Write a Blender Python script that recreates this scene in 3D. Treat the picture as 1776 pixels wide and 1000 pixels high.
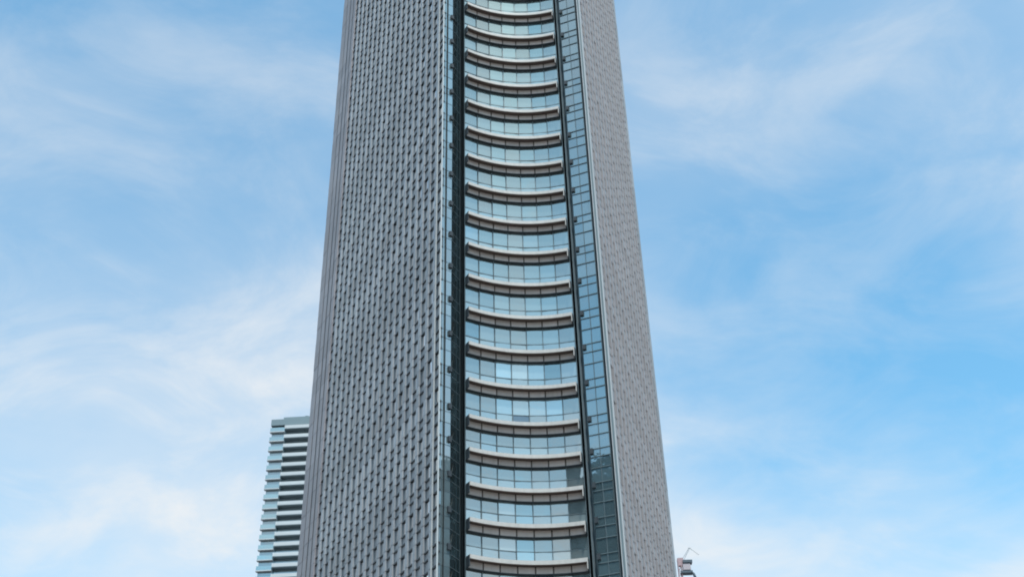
import bpy, bmesh, math, random
from mathutils import Vector, Matrix
R = math.radians
random.seed(7)
for o in list(bpy.data.objects): bpy.data.objects.remove(o)
S = bpy.context.scene
COL = S.collection

# ------------------------------------------------------------------ camera
cam_d = bpy.data.cameras.new('camera'); cam = bpy.data.objects.new('camera', cam_d); COL.objects.link(cam)
cam.location = (0, 0, 1.6)
cam.rotation_euler = (Matrix.Rotation(R(90 + 34.91), 3, 'X') @ Matrix.Rotation(R(-1.726), 3, 'Z')).to_euler()
cam_d.sensor_width = 36; cam_d.lens = 36 * 2039 / 1776
cam_d.clip_start = 0.1; cam_d.clip_end = 20000
S.camera = cam

# ------------------------------------------------------------------ world, sun, exposure
SUN_AZ, SUN_EL = 159, 63
W = bpy.data.worlds.new('World'); S.world = W; W.use_nodes = True
nt = W.node_tree; N = nt.nodes; L = nt.links; N.clear()
def nd(t, **k):
    n = N.new(t)
    for a, b in k.items(): setattr(n, a, b)
    return n
def mth(op, a, b=None, c=None, clamp=False):
    n = nd('ShaderNodeMath', operation=op); n.use_clamp = clamp
    for i, v in enumerate((a, b, c)):
        if v is None: continue
        if isinstance(v, (int, float)): n.inputs[i].default_value = v
        else: L.new(v, n.inputs[i])
    return n.outputs[0]
sky = nd('ShaderNodeTexSky', sky_type='NISHITA'); sky.sun_disc = False
sky.sun_elevation = R(SUN_EL); sky.sun_rotation = R(SUN_AZ); sky.air_density = 1.0; sky.dust_density = 1.0; sky.ozone_density = 0.7
tc = nd('ShaderNodeTexCoord'); sp = nd('ShaderNodeSeparateXYZ'); L.new(tc.outputs['Generated'], sp.inputs[0])
zz = mth('ADD', mth('MAXIMUM', sp.outputs[2], 0.0), 0.28)
cx = mth('DIVIDE', sp.outputs[0], zz); cy = mth('DIVIDE', sp.outputs[1], zz)
def noise(sx, sy, off, scale, detail, rough, dist):
    cb = nd('ShaderNodeCombineXYZ')
    L.new(mth('MULTIPLY_ADD', cx, sx, off[0]), cb.inputs[0]); L.new(mth('MULTIPLY_ADD', cy, sy, off[1]), cb.inputs[1]); cb.inputs[2].default_value = off[2]
    n = nd('ShaderNodeTexNoise'); n.inputs['Scale'].default_value = scale; n.inputs['Detail'].default_value = detail
    n.inputs['Roughness'].default_value = rough; n.inputs['Distortion'].default_value = dist
    L.new(cb.outputs[0], n.inputs['Vector']); return n.outputs['Fac']
def ramp(v, a, b):
    n = nd('ShaderNodeMapRange', interpolation_type='SMOOTHSTEP'); L.new(v, n.inputs[0])
    n.inputs[1].default_value = a; n.inputs[2].default_value = b; return n.outputs[0]
big = ramp(noise(1.0, 1.316, (9.28, 9.542, 3.372), 1.17, 6, 0.5, 0.2), 0.30, 0.72)
wisp = ramp(noise(0.8, 1.14, (9.105, 15.251, 2.509), 2.574, 8, 0.54, 0.3), 0.40, 0.80)
fine = ramp(noise(1.0, 1.211, (20.837, 5.54, 2.408), 5.417, 12, 0.62, 0.6), 0.36, 0.72)
hor = mth('POWER', mth('SUBTRACT', 1.0, mth('MAXIMUM', sp.outputs[2], 0.0)), 3.0)
cl = mth('ADD', mth('MULTIPLY_ADD', big, 0.24, 0.03), mth('MULTIPLY', wisp, 0.26))
cl = mth('ADD', cl, mth('MULTIPLY', fine, mth('MULTIPLY_ADD', big, 0.16, 0.12)))
cl = mth('ADD', cl, mth('MULTIPLY', mth('MULTIPLY', hor, 1.9), mth('MULTIPLY_ADD', big, 0.85, 0.15)))
cl = mth('MINIMUM', mth('MAXIMUM', mth('MULTIPLY', mth('SUBTRACT', cl, 0.11), 1.20), 0.0), 0.96)
mix = nd('ShaderNodeMix', data_type='RGBA'); L.new(cl, mix.inputs[0])
gain = nd('ShaderNodeMix', data_type='RGBA', blend_type='MULTIPLY'); gain.inputs[0].default_value = 1
L.new(sky.outputs[0], gain.inputs[6]); gain.inputs[7].default_value = (1.10, 1.83, 1.78, 1)
L.new(gain.outputs[2], mix.inputs[6]); mix.inputs[7].default_value = (5.7, 5.85, 5.95, 1)
bg = nd('ShaderNodeBackground'); bg.inputs[1].default_value = 0.12; L.new(mix.outputs[2], bg.inputs[0])
wo = nd('ShaderNodeOutputWorld'); L.new(bg.outputs[0], wo.inputs[0])

sd = bpy.data.lights.new('sun', 'SUN'); so = bpy.data.objects.new('sun', sd); COL.objects.link(so)
sd.energy = 2.0; sd.angle = R(3.0); sd.color = (1.0, 0.95, 0.88)
so.rotation_euler = (R(90 - SUN_EL), 0, R(180 - SUN_AZ))
so.location = (0, 0, 300)
S.view_settings.view_transform = 'Standard'; S.view_settings.look = 'None'; S.view_settings.exposure = 0.35; S.view_settings.gamma = 1
S.cycles.filter_width = 1.9
S.cycles.max_bounces = 8; S.cycles.caustics_reflective = False; S.cycles.caustics_refractive = False

# ------------------------------------------------------------------ materials
def lin(r, g, b): return tuple(((c / 255 / 12.92) if c <= 10 else ((c / 255 + 0.055) / 1.055) ** 2.4) for c in (r, g, b)) + (1,)
def solid(name, col, rough=0.7, var=0.10, scale=0.6, island=0.10, metal=0.0, streak=0.0, bump=0.0):
    m = bpy.data.materials.new(name); m.use_nodes = True; t = m.node_tree; n = t.nodes; l = t.links
    b = n['Principled BSDF']; b.inputs['Roughness'].default_value = rough; b.inputs['Metallic'].default_value = metal
    ge = n.new('ShaderNodeNewGeometry')
    no = n.new('ShaderNodeTexNoise'); no.inputs['Scale'].default_value = scale; no.inputs['Detail'].default_value = 5
    l.new(ge.outputs['Position'], no.inputs['Vector'])
    st = n.new('ShaderNodeTexNoise'); st.inputs['Scale'].default_value = 1.0; st.inputs['Detail'].default_value = 4
    mp = n.new('ShaderNodeMapping'); mp.inputs['Scale'].default_value = (3, 3, 0.12)
    l.new(ge.outputs['Position'], mp.inputs[0]); l.new(mp.outputs[0], st.inputs['Vector'])
    def mm(op, a, bb, c=None):
        q = n.new('ShaderNodeMath'); q.operation = op
        for i, v in enumerate((a, bb, c)):
            if v is None: continue
            if isinstance(v, (int, float)): q.inputs[i].default_value = v
            else: l.new(v, q.inputs[i])
        return q.outputs[0]
    oi = n.new('ShaderNodeObjectInfo')
    v = mm('MULTIPLY_ADD', no.outputs['Fac'], 2 * var, 1 - var)
    v = mm('ADD', v, mm('MULTIPLY_ADD', ge.outputs['Random Per Island'], 2 * island, -island))
    v = mm('ADD', v, mm('MULTIPLY_ADD', oi.outputs['Random'], island, -island / 2))
    v = mm('ADD', v, mm('MULTIPLY_ADD', st.outputs['Fac'], 2 * streak, -streak))
    hs = n.new('ShaderNodeMix'); hs.data_type = 'RGBA'; hs.blend_type = 'MULTIPLY'; hs.inputs[0].default_value = 1
    cb = n.new('ShaderNodeCombineColor')
    for i in range(3): l.new(v, cb.inputs[i])
    hs.inputs[6].default_value = tuple(col)[:3] + (1,); l.new(cb.outputs[0], hs.inputs[7]); l.new(hs.outputs[2], b.inputs['Base Color'])
    if bump:
        bp = n.new('ShaderNodeBump'); bp.inputs['Strength'].default_value = bump; bp.inputs['Distance'].default_value = 0.02
        n2 = n.new('ShaderNodeTexNoise'); n2.inputs['Scale'].default_value = 9; n2.inputs['Detail'].default_value = 6
        l.new(ge.outputs['Position'], n2.inputs['Vector']); l.new(n2.outputs['Fac'], bp.inputs['Height']); l.new(bp.outputs[0], b.inputs['Normal'])
    return m
def glass(name, body, tint, refl=0.6, rough=0.03, wave=0.25):
    """coated facade glass: mirror coat over what stands behind it (blinds, dim rooms)"""
    m = bpy.data.materials.new(name); m.use_nodes = True; t = m.node_tree; n = t.nodes; l = t.links
    n.remove(n['Principled BSDF'])
    ge = n.new('ShaderNodeNewGeometry'); oi = n.new('ShaderNodeObjectInfo')
    no = n.new('ShaderNodeTexNoise'); no.inputs['Scale'].default_value = 0.55; no.inputs['Detail'].default_value = 3
    l.new(ge.outputs['Position'], no.inputs['Vector'])
    bp = n.new('ShaderNodeBump'); bp.inputs['Strength'].default_value = wave; bp.inputs['Distance'].default_value = 0.05
    l.new(no.outputs['Fac'], bp.inputs['Height'])
    ad = n.new('ShaderNodeMath'); ad.operation = 'ADD'; l.new(oi.outputs['Random'], ad.inputs[0]); l.new(ge.outputs['Random Per Island'], ad.inputs[1])
    fr = n.new('ShaderNodeMath'); fr.operation = 'FRACT'; l.new(ad.outputs[0], fr.inputs[0])
    mr = n.new('ShaderNodeMapRange'); l.new(fr.outputs[0], mr.inputs[0]); mr.inputs[3].default_value = 0.7; mr.inputs[4].default_value = 1.25
    cb = n.new('ShaderNodeCombineColor')
    for i in range(3): l.new(mr.outputs[0], cb.inputs[i])
    mu = n.new('ShaderNodeMix'); mu.data_type = 'RGBA'; mu.blend_type = 'MULTIPLY'; mu.inputs[0].default_value = 1
    mu.inputs[6].default_value = tuple(body) + (1,); l.new(cb.outputs[0], mu.inputs[7])
    df = n.new('ShaderNodeBsdfDiffuse'); l.new(mu.outputs[2], df.inputs[0])
    gl = n.new('ShaderNodeBsdfGlossy'); gl.inputs[0].default_value = tuple(tint) + (1,); gl.inputs['Roughness'].default_value = rough
    l.new(bp.outputs[0], gl.inputs['Normal'])
    lw = n.new('ShaderNodeFresnel'); lw.inputs[0].default_value = 1.5
    mp = n.new('ShaderNodeMapRange'); l.new(lw.outputs[0], mp.inputs[0]); mp.inputs[3].default_value = refl - 0.04; mp.inputs[4].default_value = 1.0
    mx = n.new('ShaderNodeMixShader'); l.new(mp.outputs[0], mx.inputs[0]); l.new(df.outputs[0], mx.inputs[1]); l.new(gl.outputs[0], mx.inputs[2])
    l.new(mx.outputs[0], n['Material Output'].inputs[0])
    return m
M = dict(
    stone=solid('shade_tint_granite', (0.44, 0.45, 0.475), 0.6, 0.06, 0.35, 0.15, streak=0.10, bump=0.15),  # blue tint puts the sky-lit shade of the left side into the colour
    stone_pink=solid('rose_granite_cladding', (0.41, 0.375, 0.39), 0.6, 0.06, 0.35, 0.10, streak=0.12, bump=0.15),
    stone_sun_tint=solid('sun_tint_granite', (0.42, 0.38, 0.385), 0.6, 0.05, 0.3, 0.05, streak=0.08, bump=0.1),  # same stone, sun warmth of the right side put into the colour
    groove_warm=solid('warm_recessed_joint', (0.25, 0.235, 0.235), 0.8, 0.05, island=0.02),
    panel_grey=solid('grey_spandrel_panel', (0.38, 0.39, 0.41), 0.5, 0.06, 0.4, 0.14),
    groove=solid('recessed_joint', (0.085, 0.09, 0.098), 0.8, 0.05, island=0.02),
    bar=solid('dark_bar_and_shade', (0.05, 0.055, 0.062), 0.5, 0.1),  # window bars; also stands in for the shade under the transoms
    white=solid('white_painted_metal', (0.65, 0.60, 0.56), 0.55, 0.07, 0.8, 0.05, streak=0.16),
    tan=solid('tan_metal_panel', (0.56, 0.46, 0.41), 0.55, 0.09, 0.8, 0.20, streak=0.14),
    brown=solid('brown_lip_shade_metal', (0.13, 0.092, 0.078), 0.6, 0.08, island=0.05),  # brown darkened so its colour carries the shade below the lip
    soffit=solid('soffit_shade_metal', (0.045, 0.055, 0.065), 0.6, 0.1, island=0.04),  # shade under the ledges is put into this dark colour
    mull=solid('grey_green_mullion', (0.12, 0.155, 0.17), 0.45, 0.08, island=0.05),
    dark=solid('dark_recess_metal', (0.20, 0.25, 0.275), 0.5, 0.15, 0.9, 0.05),
    trim=solid('pale_aluminium', (0.62, 0.63, 0.63), 0.5, 0.06, island=0.05, streak=0.1),
    shelf=solid('pale_green_shelf', (0.15, 0.20, 0.215), 0.45, 0.06, island=0.1),
    core=solid('dark_interior', (0.03, 0.034, 0.038), 0.9, 0.05, island=0),
    glass=glass('teal_vision_glass', (0.185, 0.24, 0.25), (0.67, 0.67, 0.635), 0.52),
    glass_lo=glass('pale_spandrel_glass', (0.28, 0.34, 0.35), (0.70, 0.71, 0.685), 0.5),
    glass_blind=glass('glass_with_white_blinds', (0.36, 0.46, 0.49), (0.80, 0.83, 0.81), 0.46),
    glass_deep=glass('deep_vision_glass', (0.09, 0.15, 0.17), (0.70, 0.75, 0.74), 0.42),
    glass_dim=glass('dim_glass', (0.07, 0.10, 0.12), (0.5, 0.56, 0.62), 0.35),
    glass_side=glass('blue_side_glass', (0.13, 0.20, 0.225), (0.58, 0.63, 0.63), 0.52, wave=0.4),
    glass_left=glass('pale_grey_side_glass', (0.20, 0.26, 0.28), (0.66, 0.71, 0.71), 0.50, wave=0.4),
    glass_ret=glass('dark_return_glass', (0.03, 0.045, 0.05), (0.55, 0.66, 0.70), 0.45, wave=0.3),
    glass_win=glass('grey_window_glass', (0.30, 0.32, 0.34), (0.86, 0.88, 0.90), 0.55),
)

# ------------------------------------------------------------------ mesh helpers
class MB:
    def __init__(s): s.v = []; s.f = []; s.m = []
    def quad(s, pts, mi=0):
        i = len(s.v); s.v += [tuple(p) for p in pts]; s.f.append(tuple(range(i, i + len(pts)))); s.m.append(mi)
    def hexa(s, b, t, mi=0):
        """b, t: bottom and top rings of 4 points"""
        i = len(s.v); s.v += [tuple(p) for p in b] + [tuple(p) for p in t]
        for f in ((3, 2, 1, 0), (4, 5, 6, 7), (0, 1, 5, 4), (1, 2, 6, 5), (2, 3, 7, 6), (3, 0, 4, 7)):
            s.f.append(tuple(i + k for k in f)); s.m.append(mi)
    def fbox(s, F, s0, s1, q0, q1, z0, z1, mi=0):
        r = [(s0, q0), (s1, q0), (s1, q1), (s0, q1)]
        s.hexa([F(a, b, z0) for a, b in r], [F(a, b, z1) for a, b in r], mi)
    def strip(s, inner, outer, z0, z1, mi=0):
        """curved box between two plan polylines"""
        n = len(inner); i = len(s.v)
        for z in (z0, z1):
            s.v += [(p[0], p[1], z) for p in inner] + [(p[0], p[1], z) for p in outer]
        A = lambda k: i + k; B = lambda k: i + n + k; C = lambda k: i + 2 * n + k; D = lambda k: i + 3 * n + k
        for k in range(n - 1):
            for f in ((A(k), A(k + 1), C(k + 1), C(k)), (B(k + 1), B(k), D(k), D(k + 1)), (A(k), B(k), B(k + 1), A(k + 1)), (C(k), C(k + 1), D(k + 1), D(k))):
                s.f.append(f); s.m.append(mi)
        for k in (0, n - 1): s.f.append((A(k), C(k), D(k), B(k))); s.m.append(mi)
    def tube(s, a, b, r, n=6, mi=0):
        a = Vector(a); b = Vector(b); d = (b - a).normalized(); x = d.orthogonal().normalized(); y = d.cross(x); i = len(s.v)
        for p in (a, b): s.v += [tuple(p + x * r * math.cos(2 * math.pi * k / n) + y * r * math.sin(2 * math.pi * k / n)) for k in range(n)]
        for k in range(n): s.f.append((i + k, i + (k + 1) % n, i + n + (k + 1) % n, i + n + k)); s.m.append(mi)
        s.f.append(tuple(i + k for k in range(n))); s.m.append(mi); s.f.append(tuple(i + n + k for k in range(n))); s.m.append(mi)
    def mesh(s, name, mats, origin=(0, 0, 0)):
        me = bpy.data.meshes.new(name); ox, oy, oz = origin
        me.from_pydata([(x - ox, y - oy, z - oz) for x, y, z in s.v], [], s.f)
        for m in mats: me.materials.append(m)
        for p, k in zip(me.polygons, s.m): p.material_index = k
        bm = bmesh.new(); bm.from_mesh(me); bmesh.ops.recalc_face_normals(bm, faces=bm.faces); bm.to_mesh(me); bm.free()
        return me
    def build(s, name, mats, parent=None, kind=None, origin=(0, 0, 0)):
        return link(name, s.mesh(name, mats, origin), parent, origin, kind)
def link(name, me, parent=None, loc=(0, 0, 0), kind=None, rel=None):
    o = bpy.data.objects.new(name, me); COL.objects.link(o)
    if parent is not None:
        o.parent = parent; b = world_of(parent); o.location = (loc[0] - b[0], loc[1] - b[1], loc[2] - b[2])
    else: o.location = loc
    if kind: o['kind'] = kind
    return o
def world_of(o):
    p = Vector(o.location)
    while o.parent: o = o.parent; p = p + Vector(o.location)
    return p
def thing(name, label, cat, loc):
    o = bpy.data.objects.new(name, None); COL.objects.link(o); o.location = loc; o['label'] = label; o['category'] = cat; o.empty_display_size = 2
    return o
def az(a): return (math.sin(R(a)), math.cos(R(a)))
def polar(a, y): return (y * math.tan(R(a)), y)
def frame(O, P=None, a=None, flip=False):
    """F(s, q, z): s along the wall from O, q outwards; the outside is where the camera stands"""
    if a is not None: u = az(a)
    else:
        d = math.hypot(P[0] - O[0], P[1] - O[1]); u = ((P[0] - O[0]) / d, (P[1] - O[1]) / d)
    n = (u[1], -u[0])
    if n[0] * -O[0] + n[1] * -O[1] < 0: n = (-n[0], -n[1])
    if flip: n = (-n[0], -n[1])
    F = lambda s, q, z: (O[0] + u[0] * s + n[0] * q, O[1] + u[1] * s + n[1] * q, z)
    F.u = u; F.n = n
    return F
def dist(a, b): return math.hypot(a[0] - b[0], a[1] - b[1])

# ------------------------------------------------------------------ ground
g = MB(); n = 64; g.v = [(0, 0, 0)] + [(9000 * math.cos(2 * math.pi * k / n), 9000 * math.sin(2 * math.pi * k / n), 0) for k in range(n)]
g.f = [(0, 1 + k, 1 + (k + 1) % n) for k in range(n)]; g.m = [0] * n
g.build('ground', [solid('pale_city_paving', (0.17, 0.165, 0.16), 0.85, 0.25, 0.02, 0)], None, 'structure')

# ------------------------------------------------------------------ the office tower: levels and plan
ZL = [31.52 + 3.53 * k for k in range(7)] + [56.2] + [60.3 + 4.13 * k for k in range(28)]      # ledge tops, one a storey
ZTOP = ZL[-1]
LV = (0.16, 0.59, 0.92)                                   # the three horizontal bars of every storey
VIS0, VIS1 = 2, 22                                        # storeys of the curved bay that the photograph shows
PL = polar(-4.27, 97.3); AL = -29.1; UNIT = 1.758; NL = 18; FIRST = 1.25; LEN_L = 38.8
AR = 17.0; PR = polar(5.40, 100.35); NR = 15; LEN_R = 27.3
tower = thing('office_tower', 'tall grey stone office tower with a glazed concave corner of pale curved ledges', 'tower', (6, 112, 0))
FL = frame(PL, a=AL); FR = frame(PR, a=AR)
DP = 0.27                                                 # how far the piers stand proud of the glass

def storeys(lo=0): return [(i, ZL[i], ZL[i + 1]) for i in range(lo, len(ZL) - 1)]
def pier(F, s0, w, depth, mat, groove, gap):
    b = MB()
    b.fbox(F, s0 + 0.05, s0 + w - 0.05, -depth, -0.07, ZL[0], ZTOP, 1)
    for i, a, c in storeys():
        h = c - a; cuts = [a + h * LV[0], a + h * LV[1], a + h * LV[2], c + (ZL[min(i + 2, len(ZL) - 1)] - c) * LV[0]]
        if i == 0: b.fbox(F, s0, s0 + w, -depth, 0, a, cuts[0] - gap)
        for k in range(3):
            j = random.uniform(-0.012, 0.012)
            b.fbox(F, s0, s0 + w, -depth, j, cuts[k] + gap, cuts[k + 1] - gap)
    return b.build('pier', [mat, groove], tower)
def window_piece(b, F, s0, s1, a, c, dp):
    h = c - a; q = -dp + 0.01; t = random.uniform(-0.012, 0.012); v = random.uniform(-0.010, 0.010)
    for f0, f1, mi in ((0.0, LV[0], 2), (LV[0], LV[1], 0), (LV[1], LV[2], 2), (LV[2], 1.0, 2)):
        tt, vv = (t, v) if mi == 0 else (0.0, 0.0)
        b.quad([F(s0, q - tt, a + h * f0), F(s1, q + tt, a + h * f0), F(s1, q + tt + vv, a + h * f1), F(s0, q - tt + vv, a + h * f1)], mi)
    for f in LV: b.fbox(F, s0, s1, -dp, -dp + (0.15 if dp > 0.2 else 0.04), a + h * f - 0.07, a + h * f + 0.07, 1)
def facade(F, ncol, pw, first, indiv, stone, groove, gap, bar, dp=DP):
    rest = MB(); count = 0; order = []
    for k in range(ncol):
        pier(F, k * UNIT + first, pw, DP + 0.1, M[stone], M[groove], gap)
    for k in range(ncol):
        s0 = k * UNIT + first + pw; s1 = (k + 1) * UNIT + first
        if k == ncol - 1 and first: s1 -= 0.0
        for i, a, c in storeys(): order.append((k, i, s0, s1, a, c))
    if first: order = [(0, i, -0.06, first, a, c) for i, a, c in storeys()] + order
    for k, i, s0, s1, a, c in order:
        if indiv(k, i) and count < 300:
            b = MB(); window_piece(b, F, s0, s1, a, c, dp); b.build('window', [M['glass_win'], M[bar], M['panel_grey']], tower, origin=F((s0 + s1) / 2, -DP, a)); count += 1
        else: window_piece(rest, F, s0, s1, a, c, dp)
    rest.build('window_grid', [M['glass_win'], M[bar], M['panel_grey']], tower, 'stuff')
facade(FL, NL, 0.52, FIRST, lambda k, i: 2 + k * 0.55 <= i <= 22 + k * 0.6 and k < 14, 'stone', 'groove', 0.03, 'bar')
facade(FR, NR, 0.52, 0.0, lambda k, i: False, 'stone_sun_tint', 'groove_warm', 0.02, 'groove_warm', 0.15)

# far end of the left side: rose granite corner with two long slots
s0 = NL * UNIT + FIRST
b = MB(); b.fbox(FL, s0 + 0.02, LEN_L - 0.02, -0.5, -0.03, ZL[0], ZTOP); b.build('slot_backing', [M['bar']], tower)
for (a0, a1) in ((s0, s0 + 0.95), (s0 + 1.40, s0 + 2.35), (s0 + 2.85, s0 + 4.0), (s0 + 4.35, LEN_L)):
    b = MB()
    for i, a, c in storeys():
        for z0, z1 in ((a + 0.02, a + (c - a) * 0.5 - 0.02), (a + (c - a) * 0.5 + 0.02, c - 0.02)):
            b.fbox(FL, a0, a1, -0.4, random.uniform(-0.015, 0.015), z0, z1)
    b.build('corner_pier', [M['stone_pink']], tower)
b = MB()
for i, a, c in storeys():
    for g0, g1 in ((s0 + 0.95, s0 + 1.40), (s0 + 2.35, s0 + 2.85)):
        if i % 3 == 1: b.fbox(FL, g0, g1, -0.3, -0.04, a - 0.25, a + 0.25)
b.build('slot_bridge', [M['stone_pink']], tower)
b = MB()
for i, a, c in storeys(): b.fbox(FR, NR * UNIT, LEN_R, -0.4, random.uniform(-0.01, 0.01), a + 0.02, c - 0.02)
b.build('corner_pier', [M['stone']], tower)

# ------------------------------------------------------------------ the glazed corner
B0 = (-4.40, 98.9); BDIR = az(81.3); BL = 10.55
B1 = (B0[0] + BDIR[0] * BL, B0[1] + BDIR[1] * BL)
SAG = 1.15; RAD = (BL * BL / 4 + SAG * SAG) / (2 * SAG); away = (-BDIR[1], BDIR[0])
if away[1] < 0: away = (-away[0], -away[1])
MID = ((B0[0] + B1[0]) / 2, (B0[1] + B1[1]) / 2); CEN = (MID[0] + away[0] * (SAG - RAD), MID[1] + away[1] * (SAG - RAD))
HALF = math.asin(BL / 2 / RAD)
def arc(t, off):
    """t 0..1 along the bay, off = metres behind the ledge lip"""
    a = -HALF + 2 * HALF * t; r = RAD + off
    return (CEN[0] + r * (away[0] * math.cos(a) + BDIR[0] * math.sin(a)), CEN[1] + r * (away[1] * math.cos(a) + BDIR[1] * math.sin(a)))
def poly(t0, t1, off, n): return [arc(t0 + (t1 - t0) * k / n, off) for k in range(n + 1)]
NP = 7; D1, D2, H1, H2 = 0.58, 0.30, 0.38, 0.68; GO = D1 + D2
ORI = (MID[0], MID[1], 0)
def ledge_mesh():
    b = MB()
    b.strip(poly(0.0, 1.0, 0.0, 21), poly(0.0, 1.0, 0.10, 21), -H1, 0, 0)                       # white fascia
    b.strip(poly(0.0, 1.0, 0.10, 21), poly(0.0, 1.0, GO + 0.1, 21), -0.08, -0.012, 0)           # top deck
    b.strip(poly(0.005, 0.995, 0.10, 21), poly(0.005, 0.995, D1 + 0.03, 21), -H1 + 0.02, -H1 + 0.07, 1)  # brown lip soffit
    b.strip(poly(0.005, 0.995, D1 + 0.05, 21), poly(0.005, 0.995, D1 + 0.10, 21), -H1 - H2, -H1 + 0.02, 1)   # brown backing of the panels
    for t0, t1 in ((-0.002, 0.005), (0.995, 1.002)):
        b.strip(poly(t0, t1, -0.004, 1), poly(t0, t1, 0.13, 1), (-H1 if t0 < 0.5 else -H1 - H2 + 0.004), 0.004, 0)      # end frames
        b.strip(poly(t0, t1, 0.13, 1), poly(t0, t1, D1 + 0.1, 1), -H1 - H2 + 0.004, 0.004, 3)
    return b.mesh('ledge', [M['white'], M['brown'], M['tan'], M['soffit']], ORI)
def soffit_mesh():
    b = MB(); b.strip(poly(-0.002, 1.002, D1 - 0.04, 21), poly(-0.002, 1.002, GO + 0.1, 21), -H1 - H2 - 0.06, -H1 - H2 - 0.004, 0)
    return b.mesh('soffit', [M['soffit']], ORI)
def panel_mesh(k):
    g_ = 0.0065; t0 = k / NP + g_ + (0.006 if k == 0 else 0); t1 = (k + 1) / NP - g_ - (0.006 if k == NP - 1 else 0); b = MB()
    b.strip(poly(t0, t1, D1, 3), poly(t0, t1, D1 + 0.045, 3), -H1 - H2 + 0.03, -H1 - 0.02, 0)
    return b.mesh('panel', [M['tan']], ORI)
LM = ledge_mesh(); SM = soffit_mesh(); PM = [panel_mesh(k) for k in range(NP)]
def pane(b, k, z0, z1, n=1):
    t0 = k / NP + 0.003; t1 = (k + 1) / NP - 0.003; tl = random.uniform(-0.014, 0.014); tv = random.uniform(-0.02, 0.02)
    b.hexa([arc(t0, GO + tl) + (z0,), arc(t1, GO - tl) + (z0,), arc(t1, GO - tl + 0.03) + (z0,), arc(t0, GO + tl + 0.03) + (z0,)],
           [arc(t0, GO + tl + tv) + (z1,), arc(t1, GO - tl + tv) + (z1,), arc(t1, GO - tl + tv + 0.03) + (z1,), arc(t0, GO + tl + tv + 0.03) + (z1,)])
far = {m: MB() for m in ('glass', 'glass_lo')}
FAR = lambda m: far[m if m in far else 'glass']; far_l = MB()
for i, z in enumerate(ZL):
    vis = VIS0 <= i <= VIS1
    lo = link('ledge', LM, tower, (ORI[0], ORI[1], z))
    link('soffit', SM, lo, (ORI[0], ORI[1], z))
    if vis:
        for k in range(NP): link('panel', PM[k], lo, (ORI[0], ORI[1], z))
    if i == len(ZL) - 1: break
    h = ZL[i + 1] - z; zt = z + 1.15; zh = ZL[i + 1] - H1 - H2 - 0.05
    for k in range(NP):
        m1 = 'glass'; m2 = 'glass_lo'
        if i == 7 and k in (2, 3, 4, 5): m1 = 'glass_blind'
        if i == 7 and k == 3: m2 = 'glass_dim'
        if i == 8 and k in (2, 3, 4): m1 = 'glass_blind'
        if i == 2 and k == 4: m1 = 'glass_dim'
        if i in (3, 4) and k in (2, 3): m1 = 'glass_blind' if k == 2 else m1
        if m1 == 'glass' and random.random() < 0.08: m1 = random.choice(('glass_blind', 'glass_lo', 'glass_deep'))
        if vis:
            for nm, mm_, a, c in (('window_pane', m1, zt + 0.04, zh), ('spandrel_pane', m2, z - 0.01, zt - 0.04)):
                b = MB(); pane(b, k, a, c); p = arc((k + 0.5) / NP, GO); b.build(nm, [M[mm_]], tower, origin=(p[0], p[1], a))
        else:
            pane(FAR(m1), k, zt + 0.04, zh); pane(FAR(m2), k, z - 0.01, zt - 0.04)
    b = MB(); b.strip(poly(0, 1, GO - 0.05, 14), poly(0, 1, GO + 0.06, 14), zt - 0.035, zt + 0.035); b.build('transom', [M['mull']], tower, origin=(MID[0], MID[1], zt))
far['glass'].build('bay_glazing', [M['glass']], tower, 'stuff'); far['glass_lo'].build('bay_glazing', [M['glass_lo']], tower, 'stuff')
for k in range(NP + 1):
    b = MB(); t = k / NP; b.strip(poly(t - 0.0032, t + 0.0032, GO - 0.09, 1), poly(t - 0.0032, t + 0.0032, GO + 0.05, 1), ZL[0], ZTOP)
    p = arc(t, GO); b.build('mullion', [M['mull']], tower, origin=(p[0], p[1], 0))

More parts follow.
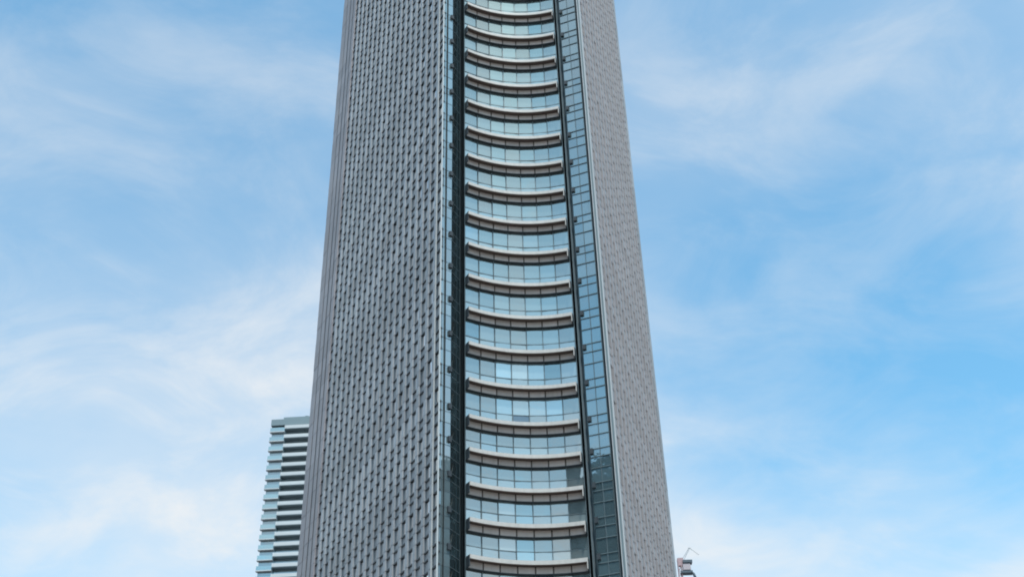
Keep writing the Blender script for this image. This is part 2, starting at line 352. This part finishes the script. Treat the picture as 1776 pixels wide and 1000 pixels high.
# flat side glazing: left strip, left return, slots, right strip
def isect(O, a, b):
    """where the wall from O in direction a crosses the camera's bearing b"""
    u = az(a); v = az(b); d = u[0] * v[1] - u[1] * v[0]; s = (-O[0] * v[1] + O[1] * v[0]) / d
    return (O[0] + u[0] * s, O[1] + u[1] * s)
G0 = PL; G1 = isect(G0, 53, -3.60); G2 = isect(G1, 27, -3.10)
GA = arc(-0.02, GO + 0.15)
R0 = polar(3.95, 101.45); R1 = isect(R0, 111, 5.04); RA = arc(1.02, GO + 0.15)
def side_glazing(O, P, cols, mat, name, shelf=True):
    F = frame(O, P); ln = dist(O, P); w = ln / cols; rest = MB()
    for i, a, c in storeys():
        h = c - a; cuts = [a + h * f for f in LV] + [c + (ZL[min(i + 2, len(ZL) - 1)] - c) * LV[0]]
        for k in range(cols):
            for j in range(3):
                b = MB() if VIS0 - 1 <= i <= VIS1 else rest
                t1, t2 = random.uniform(-0.007, 0.007), random.uniform(-0.009, 0.009)
                x0, x1 = k * w + 0.02, (k + 1) * w - 0.02; y0, y1 = cuts[j] + 0.03, cuts[j + 1] - 0.03
                b.hexa([F(x0, t1, y0), F(x1, -t1, y0), F(x1, -t1 - 0.03, y0), F(x0, t1 - 0.03, y0)], [F(x0, t1 + t2, y1), F(x1, -t1 + t2, y1), F(x1, -t1 + t2 - 0.03, y1), F(x0, t1 + t2 - 0.03, y1)])
                if b is not rest: b.build(name, [M[mat]], tower, origin=F((x0 + x1) / 2, 0, y0))
        for j in range(3):
            b = MB(); b.fbox(F, 0.01, ln - 0.01, -0.05, 0.08 if shelf else 0.02, cuts[j] - (0.04 if shelf else 0.022), cuts[j] + (0.035 if shelf else 0.022), 0); b.m[0] = 1  # bottom face coloured dark in place of the shade beneath
            b.build('transom', [M['shelf' if shelf else 'mull'], M['bar']], tower, origin=F(ln / 2, 0, cuts[j]))
    rest.build('side_glazing', [M[mat]], tower, 'stuff')
    for k in range(1, cols):
        b = MB(); b.fbox(F, k * w - 0.03, k * w + 0.03, -0.05, 0.05, ZL[0], ZTOP); b.build('mullion', [M['mull']], tower, origin=F(k * w, 0, 0))
side_glazing(G0, G1, 1, 'glass_left', 'side_pane', shelf=False)
side_glazing(G1, G2, 1, 'glass_ret', 'return_pane', shelf=False)
side_glazing(R0, R1, 2, 'glass_side', 'side_pane')
def slot(pts, name='recess_wall'):
    b = MB()
    for p, q in zip(pts, pts[1:]): b.quad([p + (ZL[0],), q + (ZL[0],), q + (ZTOP,), p + (ZTOP,)])
    b.build(name, [M['dark']], tower)
slot([G2, polar(-3.02, 100.8), GA]); slot([RA, polar(3.85, 102.1), R0])
for i, z in enumerate(ZL):                                # added dark blocks, standing in for reflections of the ledge ends in the side glass
    for F, s_, sg in ((frame(G0, G1), dist(G0, G1), -1), (frame(R0, R1), 0, 1)):
        b = MB(); b.fbox(F, min(s_, s_ + sg * 0.34), max(s_, s_ + sg * 0.34), -0.02, 0.22, z + 0.05, z + 0.62); b.build('reflection_block', [M['soffit']], tower, origin=F(s_, 0, z))
# pale edge trims beside the stone
for F, s_, w_, q0, q1 in ((FL, -0.03, 0.06, -0.11, 0.03), (FL, FIRST - 0.03, 0.028, -0.13, 0.02), (FR, -0.05, 0.06, -0.09, 0.03), (FR, -0.06, 0.05, -0.38, -0.30)):
    b = MB(); b.fbox(F, s_, s_ + w_, q0, q1, ZL[0], ZTOP); b.build('edge_trim', [M['trim']], tower, origin=F(s_, 0, 0))
b = MB(); b.fbox(FR, -0.03, -0.004, -0.29, -0.10, ZL[0], ZTOP); b.build('shadow_gap', [M['dark']], tower)
b = MB(); b.quad([R1 + (ZL[0],), (R1[0] + 0.5, R1[1] + 0.7, ZL[0]), (R1[0] + 0.5, R1[1] + 0.7, ZTOP), R1 + (ZTOP,)]); b.build('recess_wall', [M['dark']], tower)

# solid body behind the skin, the podium below the frame and the roof
def ins(F, s, q): p = F(s, q, 0); return (p[0], p[1])
ring = [ins(FL, -0.1, -0.6), ins(FL, LEN_L - 0.2, -0.55), ins(FR, LEN_R - 0.1, -0.55), ins(FR, 0.2, -0.9)]
ring += [(R0[0] + 0.9, R0[1] + 1.2), (R0[0] - 0.2, R0[1] + 1.6)] + [arc(t, GO + 0.55) for t in (0.98, 0.8, 0.6, 0.4, 0.2, 0.02)] + [(G2[0] - 0.3, G2[1] + 0.9), (G1[0] - 0.5, G1[1] + 1.0)]
b = MB(); k = len(ring); b.v = [p + (ZL[0] - 0.5,) for p in ring] + [p + (ZTOP + 0.3,) for p in ring]
b.f = [tuple(range(k)), tuple(range(k, 2 * k))] + [(j, (j + 1) % k, k + (j + 1) % k, k + j) for j in range(k)]; b.m = [0] * len(b.f)
b.build('inner_wall', [M['core']], tower)
out = [ins(FL, -0.2, 0.4), ins(FL, LEN_L + 0.3, 0.4), ins(FR, LEN_R + 0.3, 0.4), ins(FR, -0.3, 0.4), arc(0.5, -0.3)]
for nm, z0, z1, sc, mt in (('podium', 0, ZL[0] - 0.04, 1.0, 'stone'), ('roof', ZTOP + 0.02, ZTOP + 2.2, 0.99, 'stone')):
    cx_ = sum(p[0] for p in out) / 5; cy_ = sum(p[1] for p in out) / 5; k = 5; b = MB()
    rr = [(cx_ + (p[0] - cx_) * sc, cy_ + (p[1] - cy_) * sc) for p in out]
    b.v = [p + (z0,) for p in rr] + [p + (z1,) for p in rr]; b.f = [tuple(range(k)), tuple(range(k, 2 * k))] + [(j, (j + 1) % k, k + (j + 1) % k, k + j) for j in range(k)]; b.m = [0] * len(b.f)
    b.build(nm, [M[mt]], tower)

# ------------------------------------------------------------------ balcony tower far behind, left
def pix(x, y, d):
    """plan distance d along the bearing of a photograph pixel: where a far thing stands"""
    f = 2039.0; th = R(34.91); ro = R(1.726); X_ = (x - 888) / f; Y_ = (500 - y) / f
    X = X_ * math.cos(ro) + Y_ * math.sin(ro); Y = Y_ * math.cos(ro) - X_ * math.sin(ro)
    v = Vector((X, math.cos(th) - Y * math.sin(th), math.sin(th) + Y * math.cos(th))); k = d / math.hypot(v.x, v.y)
    return Vector((0, 0, 1.6)) + v * k
DB = 331.0
tl = pix(471, 727, DB); cn = pix(496, 732, DB)
ztop = tl.z; FH = 3.2
apt = thing('balcony_tower', 'distant apartment tower with white balcony bands, left of the stone tower', 'tower', (tl.x + 14, tl.y + 10, 0))
FA = frame((tl.x, tl.y), (tl.x + 30, tl.y - 1.5))
wl = dist((tl.x, tl.y), (cn.x, cn.y)); WA = 30.0
MA = dict(band=solid('white_balcony_parapet', (0.66, 0.68, 0.69), 0.6, 0.04, 0.3, 0.06), slab=solid('pale_balcony_slab', (0.60, 0.63, 0.65), 0.6, 0.04, 0.3, 0.05),
          body=glass('far_dark_glazing', (0.20, 0.25, 0.275), (0.7, 0.78, 0.8), 0.4), rail=glass('far_green_balustrade', (0.16, 0.27, 0.29), (0.8, 0.92, 0.93), 0.45),
          screen=solid('roof_screen', (0.22, 0.29, 0.32), 0.6, 0.05, 0.3, 0.03), wall=solid('render_and_slab_shade', (0.24, 0.30, 0.33), 0.7, 0.06, 0.2, 0.03))  # wall: roof units, and balcony slabs with underside shade in the colour
b = MB(); b.fbox(FA, wl + 0.2, WA, -22, -1.7, 0, ztop - 2.2); b.build('wall', [MA['body']], apt)
b = MB(); b.fbox(FA, 0.3, wl + 0.2, -20, -0.9, 0, ztop - 2.2); b.build('wall', [MA['body']], apt)
b = MB(); b.fbox(FA, 0.0, WA, -22, -0.1, ztop - 2.1, ztop); b.build('roof_screen', [MA['screen']], apt)
b = MB(); b.fbox(FA, 3.0, WA - 3, -18, -3, ztop + 0.01, ztop + 2.2); b.build('penthouse', [MA['screen']], apt)
for x0, x1, hh in ((5.5, 7.5, 1.2), (9.0, 10.0, 1.9), (13.0, 16.5, 1.4)):
    b = MB(); b.fbox(FA, x0, x1, -9, -6, ztop + 2.21, ztop + 2.2 + hh); b.build('roof_unit', [MA['wall']], apt, origin=FA(x0, -6, ztop + 2.2))
lowm = [MB(), MB(), MB()]; kf = 0; z = ztop - 2.5
while z > 4:
    v = kf < 21
    q = [MB(), MB(), MB()] if v else lowm
    q[0].fbox(FA, wl, WA, -0.1, 0.25, z - 0.95, z + 0.12)            # white parapet band
    q[0].fbox(FA, wl, WA, -1.74, 0.20, z - 1.15, z - 0.96, 1)         # slab below it, shade of its underside put into the darker colour
    q[1].fbox(FA, -0.15, wl - 0.02, -1.2, 0.05, z - 2.0, z - 1.7)        # thin slab of the corner balcony
    q[2].fbox(FA, -0.05, wl - 0.05, -0.06, 0.0, z - 1.69, z - 0.45)        # glass balustrade
    if v:
        q[0].build('parapet', [MA['band'], MA['wall']], apt, origin=FA(WA / 2, 0, z)); q[1].build('balcony_slab', [MA['slab']], apt, origin=FA(wl / 2, 0, z)); q[2].build('balustrade', [MA['rail']], apt, origin=FA(wl / 2, 0, z))
    kf += 1; z -= FH
lowm[0].build('lower_parapets', [MA['band'], MA['wall']], apt, 'stuff'); lowm[1].build('lower_slabs', [MA['slab']], apt, 'stuff'); lowm[2].build('lower_balustrades', [MA['rail']], apt, 'stuff')

# ------------------------------------------------------------------ crane behind the right edge
DC = 300.0
def cp(x, y, dy=0.0): p = pix(x, y, DC); return Vector((p.x, p.y + dy, p.z))
base = cp(1181, 1000)
crane = thing('tower_crane', 'distant construction crane top peeking out beside the right tower edge', 'crane', (base.x, base.y, 0))
MC = dict(mast=solid('faded_pink_steel', (0.50, 0.34, 0.35), 0.6, 0.05), deck=solid('blue_grey_steel', (0.10, 0.13, 0.16), 0.55, 0.08), house=solid('pale_sheet_metal', (0.55, 0.47, 0.50), 0.6, 0.05), tie=solid('grey_steel', (0.35, 0.38, 0.40), 0.5, 0.05))
ppm = (cp(1190, 985) - cp(1180, 985)).length / 10                     # metres for one photograph pixel there
w = 3.0 * ppm; zt = cp(1181, 968).z
b = MB()
for sx in (-1, 1):
    for sy in (-1, 1): b.tube((base.x + sx * w, base.y + sy * w, 0), (base.x + sx * w, base.y + sy * w, zt), 0.10)
z = 0.5; k = 0
while z < zt - 1.2:
    for sx, sy, tx, ty in ((-1, -1, 1, -1), (-1, 1, 1, 1), (-1, -1, -1, 1), (1, -1, 1, 1)):
        p0, p1 = ((sx, sy), (tx, ty)) if k % 2 else ((tx, ty), (sx, sy))
        b.tube((base.x + p0[0] * w, base.y + p0[1] * w, z), (base.x + p1[0] * w, base.y + p1[1] * w, z + 1.2), 0.06, 4)
        b.tube((base.x + p0[0] * w, base.y + p0[1] * w, z), (base.x + p1[0] * w, base.y + p1[1] * w, z), 0.06, 4)
    z += 1.2; k += 1
b.build('mast', [MC['mast']], crane)
def cbox(name, x0, x1, y0, y1, mat, dep=1.2):
    a = cp(x0, y1); c = cp(x1, y0); bb = MB(); F = lambda s, q, z: (s, q, z)
    bb.fbox(F, a.x, c.x, base.y - dep, base.y + dep, a.z, c.z); return bb.build(name, [MC[mat]], crane, origin=(a.x, base.y, a.z))
cbox('mast_head', 1176, 1184.5, 967, 981, 'mast', 0.5)
cbox('slewing_deck', 1181, 1201, 989, 994.5, 'deck', 1.0)
cbox('counterweight', 1184, 1200, 970.5, 976.5, 'deck', 1.0)
cbox('machinery_house', 1185, 1197, 977, 988.6, 'house', 0.8)
b = MB()
pts = [cp(1199, 991.5), cp(1203, 994), cp(1205.5, 999), cp(1206, 1012)]
for p, q in zip(pts, pts[1:]):
    b.tube(p, q, 0.36, 8)
b.build('hoist_arm', [MC['deck']], crane)
b = MB()
for p, q in ((cp(1184, 968), cp(1195, 949)), (cp(1186, 970), cp(1196, 950)), (cp(1195, 949), cp(1212, 961)), (cp(1193, 949.5), cp(1198, 949.5))): b.tube(p, q, 0.07, 5)
b.build('tie_bar', [MC['tie']], crane)

# ------------------------------------------------------------------ towers across the street: they stand behind the viewer and show only in the glass
def opposite(cx_, cy_, wx, wy, h, rot, label, body, band):
    t = thing('office_block', label, 'building', (cx_, cy_, 0)); u = az(rot); v = (u[1], -u[0])
    F = lambda s, q, z: (cx_ + u[0] * s + v[0] * q, cy_ + u[1] * s + v[1] * q, z)
    b = MB(); b.fbox(F, -wx / 2, wx / 2, -wy / 2, wy / 2, 0, h); b.build('wall', [body], t)
    b = MB(); z = 5.0
    while z < h - 1:
        b.fbox(F, -wx / 2 - 0.3, wx / 2 + 0.3, -wy / 2 - 0.3, wy / 2 + 0.3, z, z + 1.1); z += 3.9
    b.build('floor_bands', [band], t, 'stuff')
    b = MB()
    for s in range(int(wx // 4) + 1):
        for q in (-wy / 2 - 0.4, wy / 2 - 0.2): b.fbox(F, -wx / 2 + s * 4 - 0.2, -wx / 2 + s * 4 + 0.2, q, q + 0.6, 0, h)
    for s in range(int(wy // 4) + 1):
        for q in (-wx / 2 - 0.4, wx / 2 - 0.2): b.fbox(F, q, q + 0.6, -wy / 2 + s * 4 - 0.2, -wy / 2 + s * 4 + 0.2, 0, h)
    b.build('facade_piers', [band], t, 'stuff')
    b = MB(); b.fbox(F, -wx / 4, wx / 4, -wy / 4, wy / 4, h + 0.01, h + 4); b.build('plant_room', [band], t)
ob = glass('opposite_dark_glazing', (0.03, 0.045, 0.05), (0.4, 0.48, 0.5), 0.25); od = solid('opposite_dark_cladding', (0.05, 0.065, 0.07), 0.6, 0.08, 0.2, 0.03)
opposite(-77, -28, 44, 60, 118, 212, 'dark glazed office block behind the viewer, mirrored in the right glass strip', ob, od)
opposite(131, 64, 40, 44, 112, 103, 'dark glazed office block beside the viewer, mirrored in the left glass strip', ob, od)
